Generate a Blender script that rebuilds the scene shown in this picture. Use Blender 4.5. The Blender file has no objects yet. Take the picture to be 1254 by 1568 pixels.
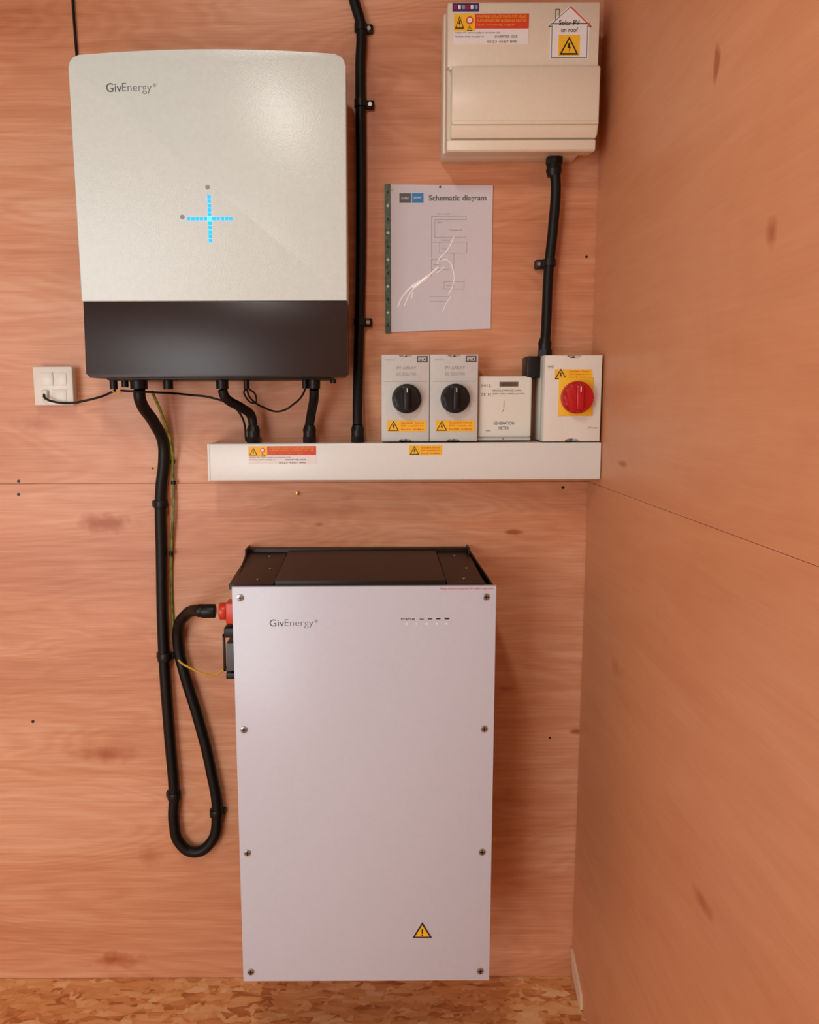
import bpy, bmesh, math, random
from mathutils import Matrix, Vector
random.seed(4)
S = bpy.context.scene
COL = S.collection
S.view_settings.view_transform = 'Standard'
S.view_settings.look = 'None'

# ------------------------------------------------------------------ materials
def lin(c):
    return tuple(((v/255)/12.92 if v/255 <= 0.04045 else ((v/255+0.055)/1.055)**2.4) for v in c) + (1.0,)

class NT:
    def __init__(s, name):
        s.m = bpy.data.materials.new(name); s.m.use_nodes = True
        s.t = s.m.node_tree; s.b = s.t.nodes['Principled BSDF']
    def n(s, typ, **kw):
        x = s.t.nodes.new(typ)
        for k, v in kw.items(): setattr(x, k, v)
        return x
    def l(s, a, b): s.t.links.new(a, b)
    def coords(s, scale=(1, 1, 1), rot=(0, 0, 0), loc=(0, 0, 0)):
        tc = s.n('ShaderNodeTexCoord'); mp = s.n('ShaderNodeMapping')
        mp.inputs['Scale'].default_value = scale; mp.inputs['Rotation'].default_value = rot
        mp.inputs['Location'].default_value = loc
        s.l(tc.outputs['Object'], mp.inputs['Vector']); return mp.outputs[0]
    def noise(s, vec, scale, detail=2, rough=0.55, dist=0.0):
        x = s.n('ShaderNodeTexNoise'); s.l(vec, x.inputs['Vector'])
        x.inputs['Scale'].default_value = scale; x.inputs['Detail'].default_value = detail
        x.inputs['Roughness'].default_value = rough; x.inputs['Distortion'].default_value = dist
        return x.outputs['Fac']
    def math(s, op, a, b=None, clamp=False):
        x = s.n('ShaderNodeMath', operation=op); x.use_clamp = clamp
        for i, v in enumerate((a, b)):
            if v is None: continue
            if isinstance(v, (int, float)): x.inputs[i].default_value = v
            else: s.l(v, x.inputs[i])
        return x.outputs[0]
    def ramp(s, fac, stops):
        x = s.n('ShaderNodeValToRGB'); s.l(fac, x.inputs[0]); e = x.color_ramp.elements
        while len(e) < len(stops): e.new(0.5)
        for el, (p, c) in zip(e, stops): el.position = p; el.color = c
        return x.outputs[0]
    def mix(s, fac, a, b, mode='MIX'):
        x = s.n('ShaderNodeMix', data_type='RGBA', blend_type=mode)
        for sock, v in ((x.inputs[0], fac), (x.inputs[6], a), (x.inputs[7], b)):
            if isinstance(v, (int, float, tuple)): sock.default_value = v
            else: s.l(v, sock)
        return x.outputs[2]
    def bump(s, h, strength, dist=0.001):
        x = s.n('ShaderNodeBump'); x.inputs['Strength'].default_value = strength
        x.inputs['Distance'].default_value = dist; s.l(h, x.inputs['Height'])
        s.l(x.outputs[0], s.b.inputs['Normal'])

def plain(name, rgb, rough=0.45, metal=0.0, vary=0.04, tex=120, bump=0.0, bscale=900, spec=0.5, coat=0.0):
    M = NT(name); b = M.b; c = lin(rgb)
    v = M.coords()
    f = M.noise(v, tex, 1)
    d = tuple(x*(1-vary) for x in c[:3])+(1,); u = tuple(min(1, x*(1+vary)) for x in c[:3])+(1,)
    M.l(M.ramp(f, [(0.3, d), (0.7, u)]), b.inputs['Base Color'])
    b.inputs['Roughness'].default_value = rough; b.inputs['Metallic'].default_value = metal
    b.inputs['Specular IOR Level'].default_value = spec
    b.inputs['Coat Weight'].default_value = coat
    if bump: M.bump(M.noise(v, bscale, 1), bump, 0.0006)
    return M.m

def emis(name, rgb, st):
    M = NT(name); M.b.inputs['Base Color'].default_value = lin(rgb)
    M.b.inputs['Emission Color'].default_value = lin(rgb); M.b.inputs['Emission Strength'].default_value = st
    return M.m

def plywood(name, axis, dark, mid, light, knots, seedoff=0.0):
    """rotary cut veneer. axis = horizontal axis of the sheet (0:x 1:y)"""
    M = NT(name); b = M.b
    g = 0.55
    sc = (g, 1, 2.6) if axis == 0 else (1, g, 1.2)
    v = M.coords(sc, loc=(seedoff, seedoff*1.7, seedoff*.3))
    big = M.noise(v, 1.5, 3, 0.45, 0.5)
    rings = M.math('SINE', M.math('MULTIPLY', big, 170.0))
    sc2 = (2.2, 1, 95) if axis == 0 else (1, 2.2, 60)
    fine = M.noise(M.coords(sc2), 3.5, 3, 0.65)
    wisps = M.noise(M.coords((1.0, 1, 17) if axis == 0 else (1, 1.1, 8)), 2.6, 3, 0.65, 0.7)
    f = M.math('ADD', M.math('MULTIPLY', big, 0.62), M.math('MULTIPLY', wisps, 0.38))
    f = M.math('ADD', f, M.math('MULTIPLY', rings, 0.026 if axis == 0 else 0.012))
    f = M.math('ADD', f, M.math('MULTIPLY', M.math('SUBTRACT', fine, 0.5), 0.30 if axis == 0 else .22))
    col = M.ramp(f, [(0.26, lin(dark)), (0.5, lin(mid)), (0.72, lin(light))])
    tc = M.n('ShaderNodeTexCoord')
    wob = M.math('MULTIPLY', M.math('SUBTRACT', M.noise(M.coords(), 24, 2), 0.5), 1.6)
    tot = None
    for (h, z, rw, rh, amt) in knots:
        x = M.n('ShaderNodeVectorMath', operation='SUBTRACT')
        M.l(tc.outputs['Object'], x.inputs[0]); x.inputs[1].default_value = (h, 0, z) if axis == 0 else (0, h, z)
        y = M.n('ShaderNodeVectorMath', operation='MULTIPLY'); M.l(x.outputs[0], y.inputs[0])
        y.inputs[1].default_value = (1/rw, 0, 1/rh) if axis == 0 else (0, 1/rw, 1/rh)
        ln = M.n('ShaderNodeVectorMath', operation='LENGTH'); M.l(y.outputs[0], ln.inputs[0])
        r = M.math('ADD', ln.outputs['Value'], wob)
        k = M.math('MULTIPLY', M.math('SUBTRACT', 1.0, r, clamp=True), amt, clamp=True)
        tot = k if tot is None else M.math('MAXIMUM', tot, k)
    if tot is not None: col = M.mix(tot, col, lin((172, 94, 54)))
    M.l(col, b.inputs['Base Color'])
    b.inputs['Roughness'].default_value = 0.42
    b.inputs['Specular IOR Level'].default_value = 0.45
    M.bump(M.math('ADD', fine, wisps), 0.18, 0.0012)
    return M.m

def osb(name):
    M = NT(name); b = M.b
    outs = []
    warp = M.n('ShaderNodeTexNoise'); warp.inputs['Scale'].default_value = 14; warp.inputs['Detail'].default_value = 2
    tc = M.n('ShaderNodeTexCoord'); M.l(tc.outputs['Object'], warp.inputs['Vector'])
    wv = M.n('ShaderNodeVectorMath', operation='SCALE'); M.l(warp.outputs['Color'], wv.inputs[0]); wv.inputs['Scale'].default_value = .02
    ad = M.n('ShaderNodeVectorMath', operation='ADD'); M.l(tc.outputs['Object'], ad.inputs[0]); M.l(wv.outputs[0], ad.inputs[1])
    for i, (ang, off) in enumerate([(0.5, 0), (1.5, 3.1), (2.4, 7.7)]):
        mp = M.n('ShaderNodeMapping'); mp.inputs['Scale'].default_value = (18, 60, 1); mp.inputs['Rotation'].default_value = (0, 0, ang)
        mp.inputs['Location'].default_value = (off, off, 0); M.l(ad.outputs[0], mp.inputs['Vector'])
        vo = M.n('ShaderNodeTexVoronoi'); M.l(mp.outputs[0], vo.inputs['Vector']); vo.inputs['Scale'].default_value = 1.0
        bw = M.n('ShaderNodeRGBToBW'); M.l(vo.outputs['Color'], bw.inputs[0])
        # strand value, darkened towards the strand's edge
        outs.append(M.math('SUBTRACT', bw.outputs[0], M.math('MULTIPLY', M.math('POWER', vo.outputs['Distance'], 2.0), 0.3)))
    BW = [(0.47, (0, 0, 0, 1)), (0.50, (1, 1, 1, 1))]
    m1 = M.mix(M.ramp(M.noise(M.coords(), 19, 2), BW), outs[0], outs[1])
    m = M.mix(M.ramp(M.noise(M.coords(loc=(9, 1, 0)), 24, 2), BW), m1, outs[2])
    col = M.ramp(m, [(0.02, lin((184, 116, 64))), (0.2, lin((220, 154, 94))), (0.5, lin((234, 176, 116))), (0.85, lin((246, 206, 154)))])
    gr = M.noise(M.coords((20, 120, 1), rot=(0, 0, .5)), 3, 2)
    col = M.mix(0.2, col, M.ramp(gr, [(0.3, lin((190, 138, 92))), (0.7, lin((252, 230, 198)))]), 'MULTIPLY')
    M.l(col, b.inputs['Base Color']); b.inputs['Roughness'].default_value = 0.6
    M.bump(m, 0.4, 0.0015)
    return M.m

M_WHITE = plain('powder_coat_white', (212, 224, 218), 0.30, bump=0.36, bscale=340, vary=0.02)
M_BATT = plain('battery_white_steel', (200, 204, 215), 0.28, bump=0.10, bscale=600, vary=0.012)
M_PLA = plain('white_plastic', (228, 224, 212), 0.35, vary=0.01)
M_CREAM = plain('cream_steel', (230, 218, 196), 0.35, vary=0.015, bump=0.08)
M_GREY = plain('light_grey_plastic', (202, 202, 197), 0.4, vary=0.02)
M_TRK = plain('trunking_upvc', (226, 228, 222), 0.3, vary=0.01)
M_DARK = plain('inverter_dark_panel', (42, 30, 27), 0.32, vary=0.05, spec=.4)
M_BLACK = plain('black_plastic', (16, 12, 11), 0.42, vary=0.1, spec=.35)
M_BSTEEL = plain('black_steel', (26, 15, 12), 0.42, vary=0.12, spec=.35)
M_RUB = plain('black_cable_rubber', (12, 9, 8), 0.48, vary=0.15, spec=.3)
M_RED = plain('red_plastic', (190, 10, 16), 0.3)
M_ORED = plain('orange_red_connector', (215, 62, 30), 0.35)
M_YEL = plain('yellow_label', (246, 190, 40), 0.45, vary=0.02)
M_LRED = plain('red_label', (214, 66, 40), 0.45)
M_LWH = plain('label_white', (234, 230, 226), 0.45, vary=0.01)
M_INK = plain('ink_black', (28, 24, 24), 0.5)
M_GINK = plain('ink_grey', (86, 86, 88), 0.5)
M_LG = plain('ink_light_grey', (152, 148, 148), 0.5)
M_BLUEI = plain('ink_blue', (40, 130, 190), 0.5)
M_NAVY = plain('ink_navy', (50, 40, 110), 0.5)
M_PAPER = plain('printed_paper', (212, 209, 214), 0.25, vary=0.01, coat=0.4)
M_GLARE = plain('plastic_sleeve_glare', (248, 246, 246), 0.12, vary=0.01)  # near-white colour that paints in the sleeve's glare
M_BIND = plain('green_binding_strip', (70, 94, 72), 0.4, vary=0.5, tex=160)
M_STEEL = plain('screw_steel', (170, 165, 158), 0.3, metal=0.9)
M_BRASS = plain('screw_brass', (200, 160, 80), 0.3, metal=0.9)
M_LCD = plain('lcd_olive', (110, 100, 80), 0.2)
M_GY = plain('earth_wire_green_yellow', (110, 118, 36), 0.4, vary=0.6, tex=60)
M_YW = plain('yellow_wire', (205, 165, 60), 0.4)
M_LED = emis('led_blue', (0, 150, 245), 1.5)
M_LEDC = emis('led_cyan', (70, 255, 225), 1.8)
M_SHADE = plain('joint_shadow_wood', (96, 50, 28), 0.9)
M_PAINT = plain('painted_board', (222, 219, 212), 0.7, vary=0.02, tex=6)
M_CEIL = plain('ceiling_timber', (120, 84, 58), 0.7, vary=0.08, tex=10)
M_PLYB = plywood('plywood_back', 0, (182, 112, 73), (211, 146, 107), (232, 180, 146),
                 [(-.598, 1.101, .07, .026, 1.3), (-.611, .564, .08, .025, .9), (-.524, .315, .035, .035, .5),
                  (-.614, .048, .07, .025, 1.1), (-.734, 1.315, .06, .02, .6), (.306, 1.076, .022, .007, 1.6),
                  (.291, .717, .03, .008, .8), (.457, .615, .02, .008, 1.4), (-.118, 1.095, .015, .006, 1.2), (-.13, 1.12, .18, .03, .4),
                  (.12, 2.1, .12, .02, .5), (.3, .45, .09, .03, .3)])
M_PLYR = plywood('plywood_right', 1, (197, 128, 87), (209, 142, 100), (217, 154, 113),
                 [(-.749, 1.555, .018, .022, 1.2), (-.565, 1.815, .012, .03, 1.7), (-.674, .651, .04, .016, 1.2),
                  (-.227, 1.244, .03, .008, 1.8), (-.25, .85, .05, .02, .5)], 3.3)
M_OSB = osb('osb_floor')
M_WIN = plain('pale_wood_packer', (222, 190, 160), 0.6)

# ------------------------------------------------------------------ geometry
def add_obj(name, bm, mat, parent=None, smooth=False, flat_axis=False):
    me = bpy.data.meshes.new(name)
    bmesh.ops.recalc_face_normals(bm, faces=bm.faces)
    bm.to_mesh(me); bm.free()
    if smooth:
        for p in me.polygons:
            # big axis-aligned faces stay flat so that their shading is even; only the bevels are smoothed
            p.use_smooth = not (flat_axis and max(abs(c) for c in p.normal) > .9999)
        try: me.set_sharp_from_angle(angle=math.radians(35))
        except Exception: pass
    me.materials.append(mat)
    o = bpy.data.objects.new(name, me); COL.objects.link(o)
    if parent:
        o.parent = parent; o.matrix_parent_inverse = Matrix.Translation(parent.location).inverted()
    return o

def grp(name, loc):
    e = bpy.data.objects.new(name, None); e.location = loc; e.empty_display_size = .05
    COL.objects.link(e); return e

def bev(bm, w, seg=2, edges=None):
    if w > 0:
        bmesh.ops.bevel(bm, geom=(edges or bm.edges[:]), offset=w, segments=seg, affect='EDGES', profile=0.5, clamp_overlap=True)

def box(name, x0, x1, y0, y1, z0, z1, mat, parent=None, bevel=0.0, seg=2):
    bm = bmesh.new(); bmesh.ops.create_cube(bm, size=1)
    for v in bm.verts:
        v.co = Vector(((x0+x1)/2+v.co.x*(x1-x0), (y0+y1)/2+v.co.y*(y1-y0), (z0+z1)/2+v.co.z*(z1-z0)))
    bev(bm, bevel, seg)
    return add_obj(name, bm, mat, parent, bevel > 0, True)

def prism(name, pts, a0, a1, mat, parent=None, axis='y', bevel=0.0, seg=2):
    """pts in (x,z) extruded along y, or in (y,z) extruded along x, or (x,y) along z"""
    bm = bmesh.new()
    def mk(p, a):
        return {'y': (p[0], a, p[1]), 'x': (a, p[0], p[1]), 'z': (p[0], p[1], a)}[axis]
    A = [bm.verts.new(mk(p, a0)) for p in pts]; B = [bm.verts.new(mk(p, a1)) for p in pts]
    fa = bm.faces.new(A); fb = bm.faces.new(B[::-1])
    n = len(pts)
    for i in range(n): bm.faces.new((A[i], B[i], B[(i+1) % n], A[(i+1) % n]))
    if bevel:
        bev(bm, bevel, seg, list(set(fa.edges[:]+fb.edges[:])))
    return add_obj(name, bm, mat, parent, True, True)

def cyl(name, c, r, h, axis, mat, parent=None, seg=32, r2=None, bevel=0.0):
    bm = bmesh.new()
    bmesh.ops.create_cone(bm, cap_ends=True, segments=seg, radius1=r, radius2=r if r2 is None else r2, depth=h)
    rot = {'z': Matrix.Identity(4), 'y': Matrix.Rotation(math.pi/2, 4, 'X'), 'x': Matrix.Rotation(math.pi/2, 4, 'Y')}[axis]
    if bevel:
        bev(bm, bevel, 2, [e for e in bm.edges if any(len(f.verts) > 4 for f in e.link_faces)])
    bmesh.ops.transform(bm, matrix=Matrix.Translation(c) @ rot, verts=bm.verts)
    return add_obj(name, bm, mat, parent, True)

def tube(name, pts, r, mat, parent=None, res=8, seg=16):
    cu = bpy.data.curves.new(name, 'CURVE'); cu.dimensions = '3D'
    sp = cu.splines.new('BEZIER'); sp.bezier_points.add(len(pts)-1)
    for b, p in zip(sp.bezier_points, pts):
        b.co = p; b.handle_left_type = b.handle_right_type = 'AUTO'
    cu.bevel_depth = r; cu.bevel_resolution = 4; cu.resolution_u = res; cu.use_fill_caps = True
    tmp = bpy.data.objects.new('tmp', cu); COL.objects.link(tmp)
    bpy.context.view_layer.update()
    me = bpy.data.meshes.new_from_object(tmp.evaluated_get(bpy.context.evaluated_depsgraph_get()))
    bpy.data.objects.remove(tmp)
    me.name = name
    for p in me.polygons: p.use_smooth = True
    me.materials.clear(); me.materials.append(mat)
    o = bpy.data.objects.new(name, me); COL.objects.link(o)
    if parent:
        o.parent = parent; o.matrix_parent_inverse = Matrix.Translation(parent.location).inverted()
    return o

def text(name, body, x0, z0, w, h, y, mat, parent, offset=0.0, th=0.0004):
    cu = bpy.data.curves.new(name, 'FONT'); cu.body = body; cu.size = 1; cu.offset = offset; cu.resolution_u = 4
    tmp = bpy.data.objects.new('tmp', cu); COL.objects.link(tmp)
    bpy.context.view_layer.update()
    me = bpy.data.meshes.new_from_object(tmp.evaluated_get(bpy.context.evaluated_depsgraph_get()))
    bpy.data.objects.remove(tmp)
    xs = [v.co.x for v in me.vertices]; ys = [v.co.y for v in me.vertices]
    mx, my = min(xs), min(ys); sx = w/(max(xs)-mx); sz = h/(max(ys)-my)
    for v in me.vertices:
        v.co = Vector((x0+(v.co.x-mx)*sx, y-th, z0+(v.co.y-my)*sz))
    me.materials.clear(); me.materials.append(mat)
    o = bpy.data.objects.new(name, me); COL.objects.link(o)
    o.parent = parent; o.matrix_parent_inverse = Matrix.Translation(parent.location).inverted()
    return o

def line(name, p, q, w, y, mat, parent, th=0.0005):
    d = Vector((q[0]-p[0], q[1]-p[1])); n = Vector((-d.y, d.x)).normalized()*w/2
    e = d.normalized()*w/2
    P = [(p[0]+n.x-e.x, p[1]+n.y-e.y), (q[0]+n.x+e.x, q[1]+n.y+e.y), (q[0]-n.x+e.x, q[1]-n.y+e.y), (p[0]-n.x-e.x, p[1]-n.y-e.y)]
    return prism(name, P, y-th, y, mat, parent)

def triangle(cx, z0, w, h, y, parent, bolt=True, pre='warning_triangle'):
    prism(pre+'_border', [(cx-w/2, z0), (cx+w/2, z0), (cx, z0+h)], y-.0007, y, M_INK, parent)
    k = .74; iz = z0+h*.09
    prism(pre+'_fill', [(cx-w/2*k, iz), (cx+w/2*k, iz), (cx, iz+h*k)], y-.0011, y-.0004, M_YEL, parent)
    if bolt:
        s = h*.5; bx, bz = cx, iz+h*.04
        prism(pre+'_bolt', [(bx-.1*s, bz+s), (bx+.12*s, bz+s), (bx+.02*s, bz+.6*s), (bx+.2*s, bz+.6*s), (bx-.02*s, bz), (bx+.02*s, bz+.45*s), (bx-.2*s, bz+.45*s)], y-.0015, y-.0008, M_INK, parent)
    else:
        line(pre+'_bar', (cx, iz+h*.22), (cx, iz+h*.45), w*.07, y-.0009, M_INK, parent)
        line(pre+'_dot', (cx, iz+h*.07), (cx, iz+h*.08), w*.07, y-.0009, M_INK, parent)

def screw(name, c, r, parent, mat=None, dark=None):
    mat = mat or M_STEEL
    cyl(name, c, r, .003, 'y', mat, parent, 24, bevel=.0006)
    line(name+'_slot_a', (c[0]-r*.55, c[2]), (c[0]+r*.55, c[2]), r*.28, c[1]-.0016, dark or M_INK, parent)
    line(name+'_slot_b', (c[0], c[2]-r*.55), (c[0], c[2]+r*.55), r*.28, c[1]-.0016, dark or M_INK, parent)

# ------------------------------------------------------------------ room shell
W = 0.467; XL = -2.4; YF = -3.1; ZC = 2.5; J = 1.187
def multi(name, boxes, mat, bevel=0.0):
    bm = bmesh.new()
    for (x0, x1, y0, y1, z0, z1) in boxes:
        r = bmesh.ops.create_cube(bm, size=1)
        for v in r['verts']:
            v.co = Vector(((x0+x1)/2+v.co.x*(x1-x0), (y0+y1)/2+v.co.y*(y1-y0), (z0+z1)/2+v.co.z*(z1-z0)))
    bev(bm, bevel, 1)
    return add_obj(name, bm, mat)
g = .0003
wb = multi('wall_back', [(XL, W+.04, 0, .012, 0.001, J-g), (XL, W+.04, 0, .012, J+g, ZC)], M_PLYB, .0005)
wb2 = box('joint_backing', XL, W+.04, .0119, .05, 0, ZC, M_SHADE); wb2.parent = wb
wr = multi('wall_right', [(W, W+.012, YF, -.0025, 0.001, J-g), (W, W+.012, YF, -.0025, J+g, ZC)], M_PLYR, .0005)
wr2 = box('joint_backing', W+.0119, W+.05, YF, .05, 0, ZC, M_SHADE); wr2.parent = wr
multi('wall_left', [(XL-.05, XL, YF, .05, 0, ZC)], M_PAINT)
multi('wall_front', [(XL-.05, -2.25, YF-.05, YF, 0, ZC), (-.95, W+.05, YF-.05, YF, 0, ZC), (-2.25, -.95, YF-.05, YF, 2.05, ZC)], M_PAINT)
multi('ceiling', [(XL-.05, W+.05, YF-.05, .05, ZC, ZC+.05)], M_CEIL)
multi('floor', [(XL-.05, W+.05, YF-.05, .05, -.03, 0)], M_OSB)
# pale strip of timber at the foot of the right wall
t = prism('trim_1', [(-.006, .078), (-.014, .078), (-.098, .034), (-.105, .0), (-.085, 0.0), (-.03, .03)], W-.005, W, M_WIN, axis='x')

# screws & nail heads in the boards
sg = grp('wall_board_screws', (0, 0, 1.18))
for i, (x, z, m, r) in enumerate([(-.773, 1.193, M_BLACK, .003), (-.775, 1.164, M_BLACK, .003), (-.165, 1.164, M_BRASS, .0045),
                                  (-.777, .644, M_BLACK, .0032), (.413, 1.174, M_BLACK, .0032), (-.48, 1.22, M_BLACK, .002),
                                  (.448, 1.66, M_BLACK, .0025), (.40, .6, M_BLACK, .002)]):
    cyl('screw_head_%d' % i, (x, -.0008, z), r, .002, 'y', m, sg, 16)
screw('brass_screw', (-.165, -.002, 1.164), .0045, sg, M_BRASS)

# ------------------------------------------------------------------ inverter
iv = grp('solar_inverter', (-.301, -.09, 1.70))
X0, X1 = -.554, -.048; ZB, ZS, ZT = 1.409, 1.551, 1.990
box('rear_body', X0+.028, X1-.028, -.12, -.001, ZB+.02, ZT-.025, M_BSTEEL, iv, .006)
def rtop(x0, x1, z0, z1, r, arch, n=8):
    # rounded upper corners that run tangentially into a gently arched top edge
    P = [(x0, z0), (x1, z0)]
    L = x1-x0-2*r; e = math.degrees(math.atan(4*arch/L))
    for i in range(n+1):
        a = math.radians((90-e)*i/n); P.append((x1-r+r*math.cos(a), z1-r+r*math.sin(a)))
    xs = P[-1][0]; zs = P[-1][1]; x2 = x0+x1-xs
    for i in range(1, 24):
        t = i/24; P.append((xs+(x2-xs)*t, zs+arch*4*t*(1-t)))
    for i in range(n+1):
        a = math.radians(90+e+(90-e)*i/n); P.append((x0+r+r*math.cos(a), z1-r+r*math.sin(a)))
    return P
prism('front_cover', rtop(X0, X1, ZS+.0006, ZT-.001, .020, .009), -.17, -.085, M_WHITE, iv, bevel=.0022, seg=3)
prism('lower_cover', [(X0+.003, ZS), (X0+.001, ZB+.008), (X0+.009, ZB), (X1-.009, ZB), (X1-.001, ZB+.008), (X1-.001, ZS)], -.1695, -.086, M_DARK, iv, bevel=.002)
box('terminal_base', X0+.03, X1-.035, -.14, -.01, ZB-.004, ZB+.03, M_BLACK, iv, .003)
text('logo_giv', 'Giv', -.487, 1.925, .0285, .0155, -.1702, M_GINK, iv, .0)
text('logo_energy', 'Energy', -.4575, 1.9215, .0535, .019, -.1702, M_GINK, iv, -.018)
text('logo_registered', '®', -.401, 1.934, .006, .006, -.1702, M_GINK, iv, -.01)
cx, cz = -.305, 1.7015
for i in range(-5, 6):
    if i == 0:
        cyl('led_centre', (cx, -.1702, cz), .0042, .002, 'y', M_LEDC, iv, 20); continue
    o = i*.0079
    box('led_h_%d' % (i+5), cx+o-.0032, cx+o+.0032, -.1712, -.169, cz-.0028, cz+.0028, M_LED, iv, .0008)
    box('led_v_%d' % (i+5), cx-.0032, cx+.0032, -.1712, -.169, cz+o-.0032, cz+o+.0032, M_LED, iv, .0008)
cyl('indicator_a', (-.307, -.1702, 1.758), .0042, .0008, 'y', M_LG, iv, 24)
cyl('indicator_b', (-.356, -.1702, 1.705), .0042, .0008, 'y', M_LG, iv, 24)
for i, (x, r, h) in enumerate([(-.523, .008, .018), (-.50, .007, .014), (-.472, .0175, .018), (-.413, .010, .018), (-.304, .0125, .018), (-.255, .006, .018), (-.137, .006, .018), (-.119, .0125, .018), (-.08, .006, .008)]):
    cyl('cable_entry_%d' % i, (x, -.1, ZB-.003-h/2), r, h, 'z', M_BLACK, iv, 12)

# ------------------------------------------------------------------ trunking
tk = grp('cable_trunking', (.06, -.05, 1.24))
TX0, TX1, TZ0, TZ1, TD = -.336, .4655, 1.203, 1.277, .10
box('trunking_base', TX0, TX1, -.088, -.0005, TZ0+.001, TZ1-.001, M_TRK, tk, .001)
box('trunking_lid', TX0, TX1, -TD, -.082, TZ0-.0015, TZ1+.0005, M_TRK, tk, .003)
box('end_cap', TX0-.003, TX0+.003, -TD-.001, -.0005, TZ0-.002, TZ1+.0008, M_TRK, tk, .002)
def warn_label(x0, x1, z0, z1, y, par, pre):
    w = x1-x0; h = z1-z0
    box(pre+'_base', x0, x1, y-.0006, y, z0, z1, M_LWH, par)
    box(pre+'_yellow', x0, x0+w*.28, y-.0010, y-.0004, z0+h*.42, z1, M_YEL, par)
    triangle(x0+w*.075, z0+h*.5, w*.12, h*.42, y-.001, par, True, pre+'_tri_a')
    cyl(pre+'_ring', (x0+w*.21, y-.0010, z0+h*.78), h*.13, .001, 'y', M_LRED, par, 20)
    cyl(pre+'_ring_in', (x0+w*.21, y-.0013, z0+h*.78), h*.085, .001, 'y', M_LWH, par, 20)
    triangle(x0+w*.21, z0+h*.43, w*.07, h*.18, y-.001, par, True, pre+'_tri_b')
    box(pre+'_red', x0+w*.28, x1, y-.0010, y-.0004, z0+h*.5, z1, M_LRED, par)
    for i, (a, b) in enumerate([(.86, .09), (.72, .09), (.58, .08)]):
        text(pre+'_red_text_%d' % i, ['WARNING ISOLATE MAINS AND SOLAR', 'SUPPLIES BEFORE WORKING ON THE', 'main incoming supply'][i], x0+w*.31, z0+h*a, w*(.66 if i < 2 else .5), h*b, y-.0012, M_YEL, par)
    for i in range(4):
        text(pre+'_text_%d' % i, ['Isolate AC mains supply at consumer unit', 'Isolate solar supply at', 'INVERTER SIDE', '0123 4567 890'][i], x0+w*[.02, .02, .55, .45][i], z0+h*[.33, .20, .20, .03][i], w*[.60, .38, .3, .4][i], h*.075, y-.0008, M_GINK, par)
warn_label(-.255, -.117, 1.236, 1.272, -TD, tk, 'warning_label')
def small_warn(x0, x1, z0, z1, y, par, pre, tri_out=True):
    w = x1-x0; h = z1-z0
    box(pre+'_base', x0, x1, y-.0006, y, z0, z1, M_YEL, par)
    triangle(x0+h*.55, z0+h*.06, h*.98, h*.88, y-.0006, par, True, pre+'_tri')
    for i in range(3):
        text(pre+'_text_%d' % i, ['Isolate here', 'DC supply on', 'both sides'][i], x0+h*1.25, z0+h*(.70-.29*i), w-h*1.5, h*.17, y-.0008, M_LRED, par)
small_warn(.073, .140, 1.253, 1.2725, -TD, tk, 'isolate_label')

# glands
def gland(x, z0, par, y=-.045, up=True, r=.0155, pre='gland'):
    s = 1 if up else -1
    cyl(pre+'_nut', (x, y, z0+s*.006), r, .012, 'z', M_BLACK, par, 6)
    cyl(pre+'_body', (x, y, z0+s*.018), r*.86, .014, 'z', M_BLACK, par, 20)
    cyl(pre+'_cap', (x, y, z0+s*.030), r*.95 if up else r*.75, .012, 'z', M_BLACK, par, 12, r2=(r*.72 if up else r*.95))
gland(-.252, TZ1, tk, pre='gland_a'); gland(-.134, TZ1, tk, pre='gland_b'); gland(-.033, TZ1, tk, y=-.04, pre='gland_c')

# ------------------------------------------------------------------ black conduit (ceiling to trunking)
def saddle(x, z, xs, par, pre, y=-.014):
    cyl(pre+'_band', (x, y, z), .0128, .014, 'z', M_BLACK, par, 24)
    box(pre+'_foot', min(x, xs)-.002, max(x, xs)+.009, -.011, -.0005, z-.0085, z+.0085, M_BLACK, par, .003)
    cyl(pre+'_screw', (xs, -.0115, z), .0042, .002, 'y', M_STEEL, par, 16)
co = grp('black_cable_conduit', (-.026, -.02, 1.75))
tube('conduit_tube', [(-.045, -.014, 2.499), (-.045, -.014, 2.20), (-.034, -.014, 2.15), (-.022, -.014, 2.108), (-.023, -.014, 2.03), (-.023, -.014, 1.779), (-.026, -.014, 1.584), (-.031, -.02, 1.437), (-.033, -.035, 1.35), (-.033, -.04, 1.3135)], .0105, M_RUB, co)
saddle(-.022, 2.102, -.006, co, 'clip_a'); saddle(-.023, 1.959, -.004, co, 'clip_b'); saddle(-.027, 1.527, -.010, co, 'clip_c')

# consumer unit conduit
c2 = grp('black_cable_conduit', (.365, -.04, 1.65))
tube('conduit_tube', [(.367, -.04, 1.83), (.371, -.04, 1.79), (.369, -.035, 1.713), (.363, -.03, 1.622), (.359, -.04, 1.52), (.355, -.05, 1.47)], .0105, M_RUB, c2)
gland(.367, 1.8465, c2, y=-.037, up=False, r=.0175, pre='gland_upper')
gland(.355, 1.4535, c2, y=-.05, r=.0155, pre='gland_lower')
box('clip_foot', .338, .372, -.018, -.0005, 1.634, 1.652, M_BLACK, c2, .003)
cyl('clip_band', (.3645, -.031, 1.643), .0128, .014, 'z', M_BLACK, c2, 24)
box('clip_block', .354, .375, -.03, -.0005, 1.636, 1.650, M_BLACK, c2, .003)
cyl('clip_screw', (.345, -.019, 1.643), .0042, .002, 'y', M_STEEL, c2, 16)

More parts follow.
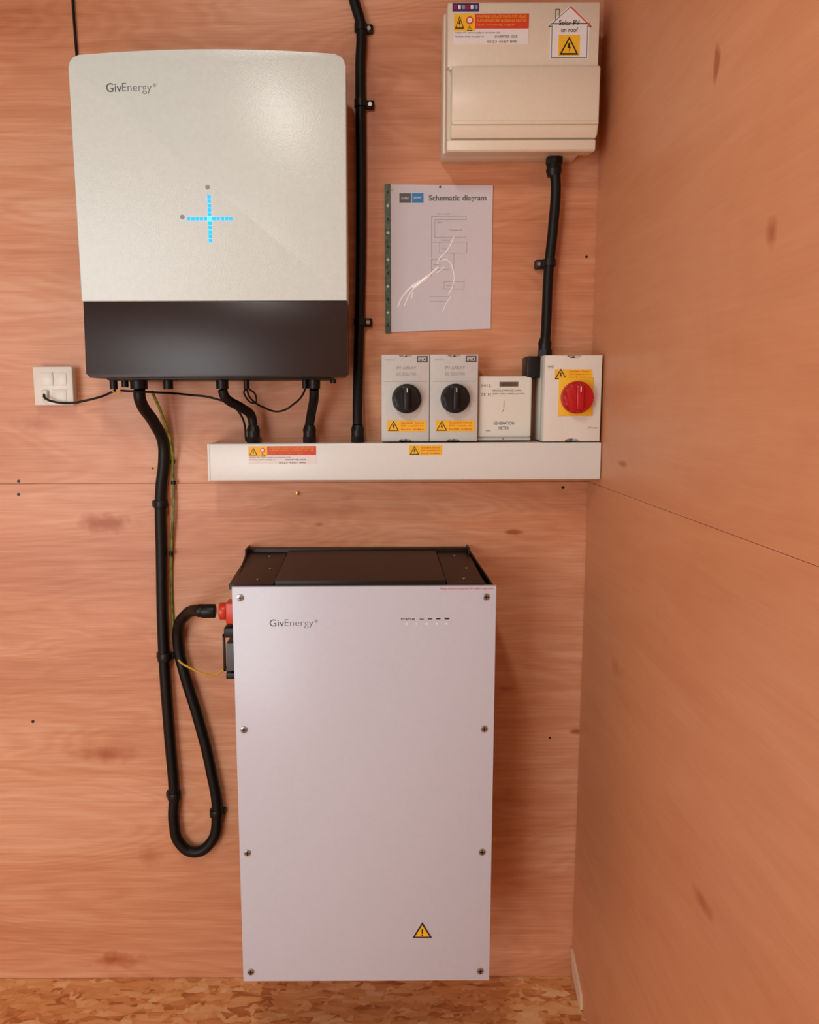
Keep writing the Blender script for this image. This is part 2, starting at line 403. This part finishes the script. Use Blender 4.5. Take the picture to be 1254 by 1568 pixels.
# ------------------------------------------------------------------ consumer unit
cu = grp('consumer_unit', (.285, -.055, 1.97))
box('enclosure_base', .140, .412, -.062, -.0005, 1.847, 2.106, M_CREAM, cu, .003)
prism('enclosure_cover', [(-.055, 1.845), (-.106, 1.838), (-.110, 1.841), (-.110, 1.857), (-.100, 1.8605), (-.100, 1.9885), (-.110, 1.9895), (-.110, 2.100), (-.107, 2.104), (-.055, 2.106)], .1435, .430, M_CREAM, cu, axis='x', bevel=.0025)
prism('hinged_door', [(-.101, 1.8615), (-.111, 1.8615), (-.114, 1.866), (-.124, 1.884), (-.124, 1.982), (-.121, 1.9865), (-.101, 1.9865)], .151, .431, M_CREAM, cu, axis='x', bevel=.003)
box('door_lip', .152, .430, -.127, -.120, 1.881, 1.888, M_CREAM, cu, .002)
box('hinge_left', .147, .160, -.1125, -.1, 1.984, 1.990, M_CREAM, cu, .001)
FY = -.110
box('colour_sticker', .152, .202, FY-.0006, FY, 2.087, 2.1015, M_NAVY, cu)
for i in range(6):
    box('sticker_mark_%d' % i, .155+i*.0078, .160+i*.0078, FY-.0009, FY-.0004, 2.091, 2.098, [M_RED, M_LWH, M_LG][i % 3], cu)
warn_label(.155, .296, 2.030, 2.083, FY, cu, 'warning_label')
# house label
box('house_label', .337, .411, FY-.0006, FY, 2.003, 2.066, M_LWH, cu)
prism('house_label_roof', [(.333, 2.064), (.413, 2.064), (.373, 2.096)], FY-.0006, FY, M_LWH, cu)
HL = FY-.0006
for i, (p, q, m) in enumerate([((.340, 2.005), (.340, 2.062), M_GINK), ((.407, 2.005), (.407, 2.062), M_GINK), ((.340, 2.005), (.407, 2.005), M_GINK),
                               ((.334, 2.060), (.374, 2.094), M_GINK), ((.374, 2.094), (.413, 2.060), M_LRED), ((.334, 2.060), (.340, 2.060), M_GINK), ((.407, 2.060), (.413, 2.060), M_GINK),
                               ((.346, 2.072), (.346, 2.09), M_GINK), ((.346, 2.09), (.353, 2.09), M_GINK), ((.353, 2.078), (.353, 2.09), M_GINK)]):
    line('house_line_%d' % i, p, q, .0010 if m is M_GINK else .0022, HL, m, cu)
text('house_text_a', 'Solar PV', .353, 2.062, .039, .009, HL, M_INK, cu, .01)
text('house_text_b', 'on roof', .357, 2.050, .032, .008, HL, M_INK, cu, .01)
box('house_triangle_panel', .353, .393, HL-.0006, HL, 2.008, 2.045, M_YEL, cu, 0)
triangle(.373, 2.010, .036, .032, HL-.0006, cu, True, 'house_triangle')

# ------------------------------------------------------------------ schematic in plastic sleeve
sp = grp('schematic_diagram_sheet', (.14, -.003, 1.66))
prism('sleeve', [(.028, 1.507), (.2495, 1.513), (.2495, 1.803), (.030, 1.806)], -.003, -.0005, M_PAPER, sp)
prism('binding_strip', [(.0265, 1.505), (.0385, 1.505), (.0375, 1.806), (.0255, 1.806)], -.0045, -.0005, M_BIND, sp)
for i in range(11):
    cyl('punch_hole_%d' % i, (.0320, -.0047, 1.52+i*.027), .0030, .0008, 'y', M_GREY if i % 2 else M_INK, sp, 14)
PY = -.0031
box('logo_dark', .056, .080, PY-.0003, PY, 1.769, 1.788, M_GINK, sp)
box('logo_blue', .082, .106, PY-.0003, PY, 1.769, 1.788, M_BLUEI, sp)
for k in range(2):
    text('logo_text_%d' % k, ['solar', 'power'][k], .060+k*.026, 1.776, .016, .005, PY-.0003, M_LWH, sp)
text('title', 'Schematic diagram', .117, 1.7695, .119, .0145, PY, M_GINK, sp, .015)
for i, (p, q) in enumerate([((.123, 1.742), (.195, 1.742)), ((.123, 1.742), (.123, 1.66)), ((.130, 1.735), (.195, 1.735)), ((.130, 1.735), (.130, 1.70)), ((.130, 1.70), (.195, 1.70)),
                            ((.123, 1.69), (.197, 1.69)), ((.197, 1.69), (.197, 1.668)), ((.197, 1.668), (.14, 1.668)), ((.14, 1.668), (.14, 1.69)), ((.123, 1.655), (.160, 1.655)), ((.16, 1.655), (.16, 1.635)),
                            ((.123, 1.635), (.16, 1.635)), ((.123, 1.62), (.123, 1.655)), ((.17, 1.668), (.17, 1.61)), ((.15, 1.61), (.192, 1.61)), ((.15, 1.595), (.192, 1.595)), ((.192, 1.61), (.192, 1.595)), ((.15, 1.61), (.15, 1.595)),
                            ((.12, 1.58), (.16, 1.58)), ((.12, 1.57), (.155, 1.57)), ((.195, 1.742), (.195, 1.735))]):
    line('diagram_line_%d' % i, p, q, .0007, PY, M_LG, sp, .0002)
for i, (a, b, c_) in enumerate([('Mains supply', .135, 1.745), ('Meter', .135, 1.728), ('Inverter', .145, 1.693), ('Isolator', .145, 1.675), ('Battery', .128, 1.643), ('PV array', .155, 1.600), ('Consumer unit', .16, 1.713)]):
    text('diagram_text_%d' % i, a, b, c_, .0035*len(a)*.6, .0032, PY, M_LG, sp)
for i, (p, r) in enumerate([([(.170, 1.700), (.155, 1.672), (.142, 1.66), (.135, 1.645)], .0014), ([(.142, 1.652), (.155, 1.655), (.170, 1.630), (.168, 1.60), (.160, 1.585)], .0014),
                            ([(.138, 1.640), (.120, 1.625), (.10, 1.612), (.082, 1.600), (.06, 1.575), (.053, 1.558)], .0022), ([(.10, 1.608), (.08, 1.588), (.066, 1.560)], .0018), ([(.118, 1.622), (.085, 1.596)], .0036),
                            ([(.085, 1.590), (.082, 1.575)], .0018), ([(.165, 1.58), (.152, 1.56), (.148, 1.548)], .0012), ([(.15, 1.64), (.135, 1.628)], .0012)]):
    o = tube('sleeve_glare_%d' % i, [(a, PY-.0003, b) for a, b in p], r, M_GLARE, sp, 6)  # flattened white ridges drawing the reflections on the plastic sleeve
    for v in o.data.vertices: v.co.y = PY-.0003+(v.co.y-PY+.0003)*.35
cyl('fixing_pin', (.041, -.004, 1.796), .003, .002, 'y', M_STEEL, sp, 12)
cyl('fixing_pin_top', (.14, -.004, 1.80), .002, .002, 'y', M_INK, sp, 12)

# ------------------------------------------------------------------ rotary isolators (black)
def isolator(x0, x1, kx):
    z0, z1, d = 1.2792, 1.456, .075
    gI = grp('rotary_isolator_switch', ((x0+x1)/2, -.04, (z0+z1)/2))
    xm = (x0+x1)/2
    box('rear_box', x0+.0015, x1-.0015, -.045, -.0005, z0, z1, M_GREY, gI, .003)
    P = [(x0, z0), (xm-.012, z0), (xm-.010, z0+.007), (xm+.010, z0+.007), (xm+.012, z0), (x1, z0),
         (x1, z1), (xm+.012, z1), (xm+.010, z1-.007), (xm-.010, z1-.007), (xm-.012, z1), (x0, z1)]
    prism('front_cover', P, -d, -.046, M_GREY, gI, bevel=.002)
    box('recess_top', xm-.011, xm+.011, -.064, -.046, z1-.008, z1-.001, M_GREY, gI)
    box('recess_bottom', xm-.011, xm+.011, -.064, -.046, z0+.001, z0+.008, M_GREY, gI)
    screw('screw_top', (xm, -.0655, z1-.0040), .0036, gI); screw('screw_bottom', (xm, -.0655, z0+.0040), .0036, gI)
    box('brand_plate', kx+.021, kx+.043, -d-.0006, -d, 1.440, 1.453, M_GINK, gI)
    text('brand_text', 'IMO', kx+.024, 1.4425, .016, .008, -d-.0007, M_LWH, gI)
    for i, b in enumerate(['PV ARRAY', 'DC ISOLATOR']):
        text('plate_text_%d' % i, b, kx-.020, 1.426-i*.012, .040, .006, -d, M_LG, gI)
    text('label_tl', 'True DC', x0+.006, 1.444, .022, .004, -d, M_LG, gI)
    line('divider', (x0+.005, 1.402), (x1-.005, 1.402), .0006, -d, M_LG, gI)
    cyl('knob_skirt', (kx, -d-.004, 1.367), .0300, .008, 'y', M_BLACK, gI, 48, bevel=.002)
    n = 60
    P = [(kx+(.0262+.0012*math.cos(a*10*2*math.pi/n))*math.cos(a*2*math.pi/n), 1.367+(.0262+.0012*math.cos(a*10*2*math.pi/n))*math.sin(a*2*math.pi/n)) for a in range(n)]
    prism('knob', P, -d-.022, -d-.007, M_BLACK, gI, bevel=.002)
    box('knob_grip', kx-.0065, kx+.0065, -d-.032, -d-.020, 1.367-.023, 1.367+.023, M_BLACK, gI, .003)
    line('knob_mark', (kx, 1.380), (kx, 1.387), .0016, -d-.032, M_LWH, gI)
    small_warn(x0+.012, x1-.006, 1.300, 1.323, -d, gI, 'warning_label')
    return gI
isolator(.017, .1155, .0685); isolator(.1165, .215, .168)

# ------------------------------------------------------------------ generation meter
gm = grp('generation_meter', (.273, -.03, 1.345))
mz0, mz1, md = 1.2792, 1.414, .055
box('meter_base', .2165, .331, -.03, -.0005, mz0, mz1, M_PLA, gm, .003)
box('meter_cover', .2180, .3300, -md, -.028, mz0+.007, mz1-.001, M_PLA, gm, .005, 3)
box('lower_lip', .2175, .3305, -.048, -.028, mz0, mz0+.0075, M_PLA, gm, .002)
box('display', .262, .301, -md-.0006, -md, 1.391, 1.401, M_LCD, gm)
text('display_digits', '000000.0', .266, 1.393, .030, .006, -md-.0007, M_INK, gm)
text('plate_text_a', 'SINGLE PHASE kWh', .248, 1.381, .06, .004, -md, M_GINK, gm)
text('plate_text_b', '230V 50Hz 1000imp/kWh', .248, 1.374, .066, .004, -md, M_GINK, gm)
text('plate_text_c', 'CE  M', .224, 1.372, .020, .006, -md, M_GINK, gm)
text('plate_text_d', '0412', .224, 1.391, .02, .005, -md, M_GINK, gm)
line('lead_mark', (.272, 1.362), (.272, 1.347), .0008, -md, M_GINK, gm)
line('lead_mark_b', (.272, 1.345), (.268, 1.338), .0008, -md, M_GINK, gm)
text('name_a', 'GENERATION', .251, 1.3125, .043, .0062, -md, M_INK, gm)
text('name_b', 'METER', .262, 1.302, .021, .0062, -md, M_INK, gm)
cyl('lower_screw', (.272, -.0485, mz0+.004), .002, .002, 'y', M_LG, gm, 12)
line('led_slot', (.236, 1.300), (.244, 1.300), .002, -md, M_LG, gm)

# ------------------------------------------------------------------ red/yellow rotary isolator
ri = grp('red_rotary_isolator', (.403, -.05, 1.366))
rz0, rz1, rd = 1.2792, 1.4525, .10
box('rear_box', .347, .461, -.06, -.0005, rz0, rz1, M_PLA, ri, .003)
P = [(.346, rz0), (.392, rz0), (.394, rz0+.009), (.415, rz0+.009), (.417, rz0), (.4615, rz0),
     (.4615, rz1), (.417, rz1), (.415, rz1-.009), (.394, rz1-.009), (.392, rz1), (.346, rz1)]
prism('front_cover', P, -rd, -.061, M_PLA, ri, bevel=.003)
box('recess_top', .393, .416, -.086, -.06, rz1-.010, rz1-.001, M_PLA, ri)
box('recess_bottom', .393, .416, -.086, -.06, rz0+.001, rz0+.010, M_PLA, ri)
screw('screw_top', (.4045, -.0875, rz1-.0050), .0042, ri); screw('screw_bottom', (.4045, -.0875, rz0+.0050), .0042, ri)
box('side_cable_box', .318, .3462, -.055, -.0005, 1.408, 1.453, M_BLACK, ri, .003)
box('yellow_plate', .374, .444, -rd-.002, -rd, 1.331, 1.408, M_YEL, ri, .001)
rx, rz = .4105, 1.368
cyl('knob_skirt', (rx, -rd-.006, rz), .0325, .010, 'y', M_RED, ri, 48, bevel=.002)
n = 72
P = [(rx+(.0285+.0012*math.cos(a*12*2*math.pi/n))*math.cos(a*2*math.pi/n), rz+(.0285+.0012*math.cos(a*12*2*math.pi/n))*math.sin(a*2*math.pi/n)) for a in range(n)]
prism('knob', P, -rd-.025, -rd-.010, M_RED, ri, bevel=.002)
box('knob_grip', rx-.008, rx+.008, -rd-.035, -rd-.023, rz-.024, rz+.024, M_RED, ri, .004)
line('knob_mark', (rx, rz+.012), (rx, rz+.020), .002, -rd-.035, M_LWH, ri)
box('warning_label', .366, .441, -rd-.0008, -rd, 1.404, 1.424, M_YEL, ri)
triangle(.3775, 1.4045, .024, .021, -rd-.0008, ri, True, 'warning_triangle')
for i in range(3):
    text('warning_text_%d' % i, ['Isolate here', 'AC supply on', 'both sides'][i], .395, 1.4185-.006*i, .040, .0035, -rd-.001, M_LRED, ri)
text('plate_text', 'IMO', .352, 1.426, .012, .006, -rd, M_GINK, ri)
text('foot_text', 'IMO Precision', .436, 1.305, .020, .004, -rd, M_LG, ri)

# ------------------------------------------------------------------ network wall socket
ns = grp('network_wall_socket', (-.672, -.015, 1.397))
box('back_box', -.712, -.634, -.022, -.0005, 1.359, 1.434, M_PLA, ns, .002)
box('face_plate', -.7145, -.6315, -.031, -.021, 1.356, 1.437, M_PLA, ns, .003)
box('module_left', -.700, -.674, -.0325, -.030, 1.398, 1.424, M_PLA, ns, .001)
box('module_right', -.670, -.644, -.0325, -.030, 1.398, 1.424, M_PLA, ns, .001)
line('module_gap', (-.672, 1.396), (-.672, 1.426), .0012, -.031, M_LG, ns)
box('cable_boot', -.697, -.683, -.040, -.030, 1.368, 1.388, M_PLA, ns, .003)
box('lower_module', -.676, -.646, -.0322, -.030, 1.364, 1.390, M_PLA, ns, .001)
tube('data_cable', [(-.690, -.038, 1.380), (-.686, -.046, 1.372), (-.665, -.042, 1.363), (-.636, -.036, 1.361), (-.60, -.035, 1.367), (-.57, -.04, 1.374), (-.545, -.06, 1.381), (-.524, -.09, 1.386)], .0024, M_RUB, ns)

# ------------------------------------------------------------------ cables
bc = grp('battery_power_cable', (-.43, -.03, .85))
path = [(-.472, -.10, 1.3870), (-.4718, -.096, 1.366), (-.459, -.05, 1.320), (-.449, -.024, 1.28), (-.450, -.018, 1.24), (-.459, -.018, 1.176), (-.464, -.018, 1.034), (-.468, -.018, .814), (-.463, -.018, .62), (-.458, -.018, .48),
        (-.461, -.018, .405), (-.450, -.018, .357), (-.418, -.018, .334), (-.378, -.018, .358), (-.362, -.018, .421), (-.373, -.018, .539), (-.398, -.018, .662), (-.424, -.018, .764), (-.435, -.018, .828), (-.428, -.03, .878),
        (-.405, -.06, .908), (-.378, -.11, .931), (-.350, -.15, .942), (-.325, -.16, .943)]
tube('cable_sheath', path, .0122, M_RUB, bc, 10)
for i, (x, z, side) in enumerate([(-.461, 1.144, -1), (-.466, .802, -1), (-.458, .472, -1), (-.363, .430, 1), (-.467, .80, 1)]):
    cyl('cleat_%d' % i, (x, -.016, z), .0155, .018, 'z', M_BLACK, bc, 24, bevel=.002)
    box('cleat_foot_%d' % i, min(x, x+side*.020), max(x, x+side*.020), -.014, -.0005, z-.007, z+.007, M_BLACK, bc, .002)
cyl('connector_gland', (-.335, -.157, .943), .0145, .028, 'x', M_BLACK, bc, 12, bevel=.002)
cyl('connector_neck', (-.352, -.154, .943), .0135, .012, 'x', M_BLACK, bc, 20, bevel=.002)
tube('earth_wire_green', [(-.450, -.088, 1.384), (-.440, -.06, 1.34), (-.430, -.03, 1.274), (-.433, -.012, 1.21), (-.436, -.012, 1.12), (-.442, -.010, 1.06), (-.4475, -.0045, .98), (-.4485, -.0045, .85)], .0030, M_GY, bc)
for i, z in enumerate((1.235, 1.19, 1.034)):
    cyl('wire_clip_%d' % i, (-.4325 if i < 2 else -.444, -.013, z), .0052, .008, 'z', M_BLACK, bc, 12)
tube('earth_wire_yellow', [(-.446, -.0045, .85), (-.447, -.006, .815), (-.43, -.03, .795), (-.40, -.05, .785), (-.36, -.09, .786), (-.33, -.13, .80), (-.303, -.15, .822)], .0024, M_YW, bc)
lc = grp('inverter_link_cable', (-.28, -.07, 1.36))
tube('sheath', [(-.304, -.10, 1.3870), (-.300, -.096, 1.372), (-.272, -.07, 1.350), (-.256, -.05, 1.335), (-.252, -.045, 1.3135)], .0098, M_RUB, lc)
lc2 = grp('inverter_link_cable', (-.126, -.07, 1.36))
tube('sheath', [(-.119, -.10, 1.3870), (-.120, -.092, 1.370), (-.128, -.06, 1.340), (-.134, -.045, 1.3135)], .0098, M_RUB, lc2)
sw = grp('signal_wire', (-.20, -.06, 1.36))
tube('wire', [(-.255, -.10, 1.3875), (-.250, -.09, 1.370), (-.225, -.07, 1.350), (-.195, -.06, 1.342), (-.160, -.07, 1.360), (-.143, -.09, 1.376), (-.137, -.10, 1.3875)], .0020, M_RUB, sw)
tube('wire_short', [(-.258, -.10, 1.3875), (-.262, -.09, 1.378), (-.242, -.08, 1.360), (-.240, -.08, 1.374), (-.250, -.1, 1.3875)], .0018, M_RUB, sw)
sw2 = grp('communication_wire', (-.4, -.06, 1.37))
tube('wire', [(-.500, -.13, 1.385), (-.47, -.135, 1.383), (-.43, -.10, 1.381), (-.385, -.05, 1.377), (-.334, -.05, 1.370), (-.295, -.05, 1.354), (-.275, -.045, 1.33), (-.270, -.03, 1.279)], .0022, M_RUB, sw2)
tube('yellow_tail', [(-.522, -.11, 1.384), (-.508, -.125, 1.380), (-.496, -.13, 1.384)], .0020, M_YW, sw2)
sw3 = grp('thin_black_cable', (-.597, -.01, 2.2))
tube('wire', [(-.598, -.005, 2.499), (-.598, -.005, 2.152), (-.596, -.004, 2.05), (-.594, -.004, 1.98), (-.594, -.004, 1.90)], .0026, M_RUB, sw3)

# ------------------------------------------------------------------ battery
bt = grp('wall_battery', (-.018, -.14, .62))
BX0, BX1, BZ0, BZ1 = -.264, .2275, .2155, 1.0215
prism('front_panel', [(BX0, BZ0), (BX1, BZ0), (BX1, BZ1), (BX0, BZ1)], -.280, -.268, M_BATT, bt, bevel=.0015)
box('battery_case', -.256, .214, -.269, -.02, .228, 1.0195, M_BSTEEL, bt, .003)
prism('top_lid', [(-.266, 1.012), (-.266, 1.0300), (-.023, 1.0415), (-.023, 1.012)], -.186, .135, M_BSTEEL, bt, axis='x', bevel=.002)
prism('wall_bracket', [(-.276, .30), (.207, .30), (.207, 1.045), (-.276, 1.045)], -.022, -.0005, M_BSTEEL, bt, bevel=.001)
for sgn, xa, xb, nm in ((-1, -.262, -.276, 'left'), (1, .224, .207, 'right')):
    # side wing plates running from front panel back to the wall bracket
    bm = bmesh.new()
    vs = []
    for yy, xx, zt in ((-.268, xa, 1.021), (-.012, xb, 1.045)):
        for z in (.235, zt):
            for dx in (0, -sgn*.003):
                vs.append(bm.verts.new((xx+dx, yy, z)))
    a = vs[:4]; b_ = vs[4:]
    for f in ((a[0], a[1], a[3], a[2]), (b_[0], b_[2], b_[3], b_[1]), (a[0], a[2], b_[2], b_[0]), (a[1], b_[1], b_[3], a[3]), (a[2], a[3], b_[3], b_[2]), (a[0], b_[0], b_[1], a[1])):
        bm.faces.new(f)
    add_obj('side_wing_'+nm, bm, M_BSTEEL, bt)
    # sloping side tray between lid and wing
    li = -.188 if sgn < 0 else .137
    prism('side_tray_'+nm, [(-.267, 1.014), (-.267, 1.0235), (-.023, 1.0375), (-.023, 1.014)], min(li, xb+.004 if sgn < 0 else xb-.004), max(li, xb+.014 if sgn < 0 else xb), M_BSTEEL, bt, axis='x', bevel=.0015)
    xc = -.222 if sgn < 0 else .172
    for k, yy in enumerate((-.235, -.16, -.06)):
        zz = 1.0235+(yy+.267)*.0574
        cyl('top_screw_%s_%d' % (nm, k), (xc+(.014 if k == 1 else 0), yy, zz+.0005), .0032, .002, 'z', M_STEEL, bt, 12)
    # upright folded tab at the rear corner
    box('rear_tab_'+nm, xb if sgn < 0 else xb-.004, xb+.004 if sgn < 0 else xb, -.05, -.001, 1.02, 1.049, M_BSTEEL, bt, .001)
FB = -.280
for i, z in enumerate((1.0015, .744, .492, .237)):
    for j, x in enumerate((-.2485, .2085)):
        screw('panel_screw_%d%d' % (i, j), (x, FB-.001, z), .0065, bt)
text('logo_giv', 'Giv', -.195, .946, .0270, .0135, FB, M_GINK, bt, .0)
text('logo_energy', 'Energy', -.1665, .9425, .053, .0170, FB, M_GINK, bt, -.018)
text('logo_registered', '®', -.111, .953, .006, .006, FB, M_GINK, bt, -.01)
text('status_text', 'STATUS', .050, .957, .026, .0040, FB, M_INK, bt, .02)
for i in range(4):
    x = .085+i*.0155
    box('status_bar_%d' % i, x, x+.008+(i == 3)*.001, FB-.0004, FB, .9585, .9585+.0012+.0006*i, M_INK, bt)
for i in range(5):
    cyl('status_led_%d' % i, (.061+i*.0187, FB-.0004, .950), .0022, .001, 'y', M_LWH, bt, 16)
text('notice_text', 'Please remove protective film before operation', .123, 1.0145, .099, .0045, FB, M_LRED, bt)
triangle(.0930, .3095, .0385, .0335, FB, bt, False)
# side socket, earth latch
box('socket_housing', -.297, -.255, -.178, -.138, .921, .964, M_ORED, bt, .003)
cyl('socket_ring', (-.305, -.158, .943), .0175, .014, 'x', M_ORED, bt, 24, bevel=.002)
box('side_socket_mount', -.300, -.24, -.185, -.13, .895, .915, M_BLACK, bt, .002)
for nm, a in (('latch_bar', (-.309, -.304, -.155, -.148, .815, .893)), ('latch_top', (-.309, -.262, -.155, -.148, .887, .893)), ('latch_bottom', (-.309, -.262, -.155, -.148, .815, .821)),
              ('switch_body', (-.297, -.262, -.180, -.135, .825, .882)), ('latch_foot', (-.300, -.262, -.175, -.14, .806, .818))):
    box(nm, *a, M_BLACK if nm != 'switch_body' else M_GINK, bt, .001)

# ------------------------------------------------------------------ ceiling lamp & light
cl = grp('ceiling_lamp', (-.27, -1.56, 2.47))
box('lamp_housing', -.34, -.20, -1.90, -1.22, 2.45, 2.499, M_PLA, cl, .01)
box('diffuser', -.33, -.21, -1.88, -1.24, 2.436, 2.452, M_LWH, cl, .005)
L = bpy.data.lights.new('lamp_light', 'AREA'); L.shape = 'RECTANGLE'; L.size = .10; L.size_y = .60; L.energy = 13; L.color = (1, .95, .88)
lo = bpy.data.objects.new('lamp_light', L); lo.location = (-.27, -1.56, 2.43); COL.objects.link(lo)
lo.parent = cl; lo.matrix_parent_inverse = Matrix.Translation(cl.location).inverted()
D2 = bpy.data.lights.new('doorway_daylight', 'AREA'); D2.shape = 'RECTANGLE'; D2.size = 1.3; D2.size_y = 1.9; D2.energy = 45; D2.color = (.94, .97, 1.0)
do = bpy.data.objects.new('doorway_daylight', D2); do.location = (-1.60, YF+.01, 1.0); do.rotation_euler = (math.radians(90), 0, 0); COL.objects.link(do)

w = bpy.data.worlds.new('World'); S.world = w; w.use_nodes = True
bg = w.node_tree.nodes['Background']; bg.inputs[0].default_value = (.85, .9, 1, 1); bg.inputs[1].default_value = .4

# ------------------------------------------------------------------ camera
R = (Matrix.Rotation(math.radians(82.03), 3, 'X') @ Matrix.Rotation(-0.004, 3, 'Z'))
cd = bpy.data.cameras.new('camera'); c = bpy.data.objects.new('camera', cd); COL.objects.link(c)
c.location = (0, -1.70, 1.36); c.rotation_euler = R.to_euler(); cd.lens = 27.55; cd.shift_x = 55/1568; cd.clip_start = .01
S.camera = c
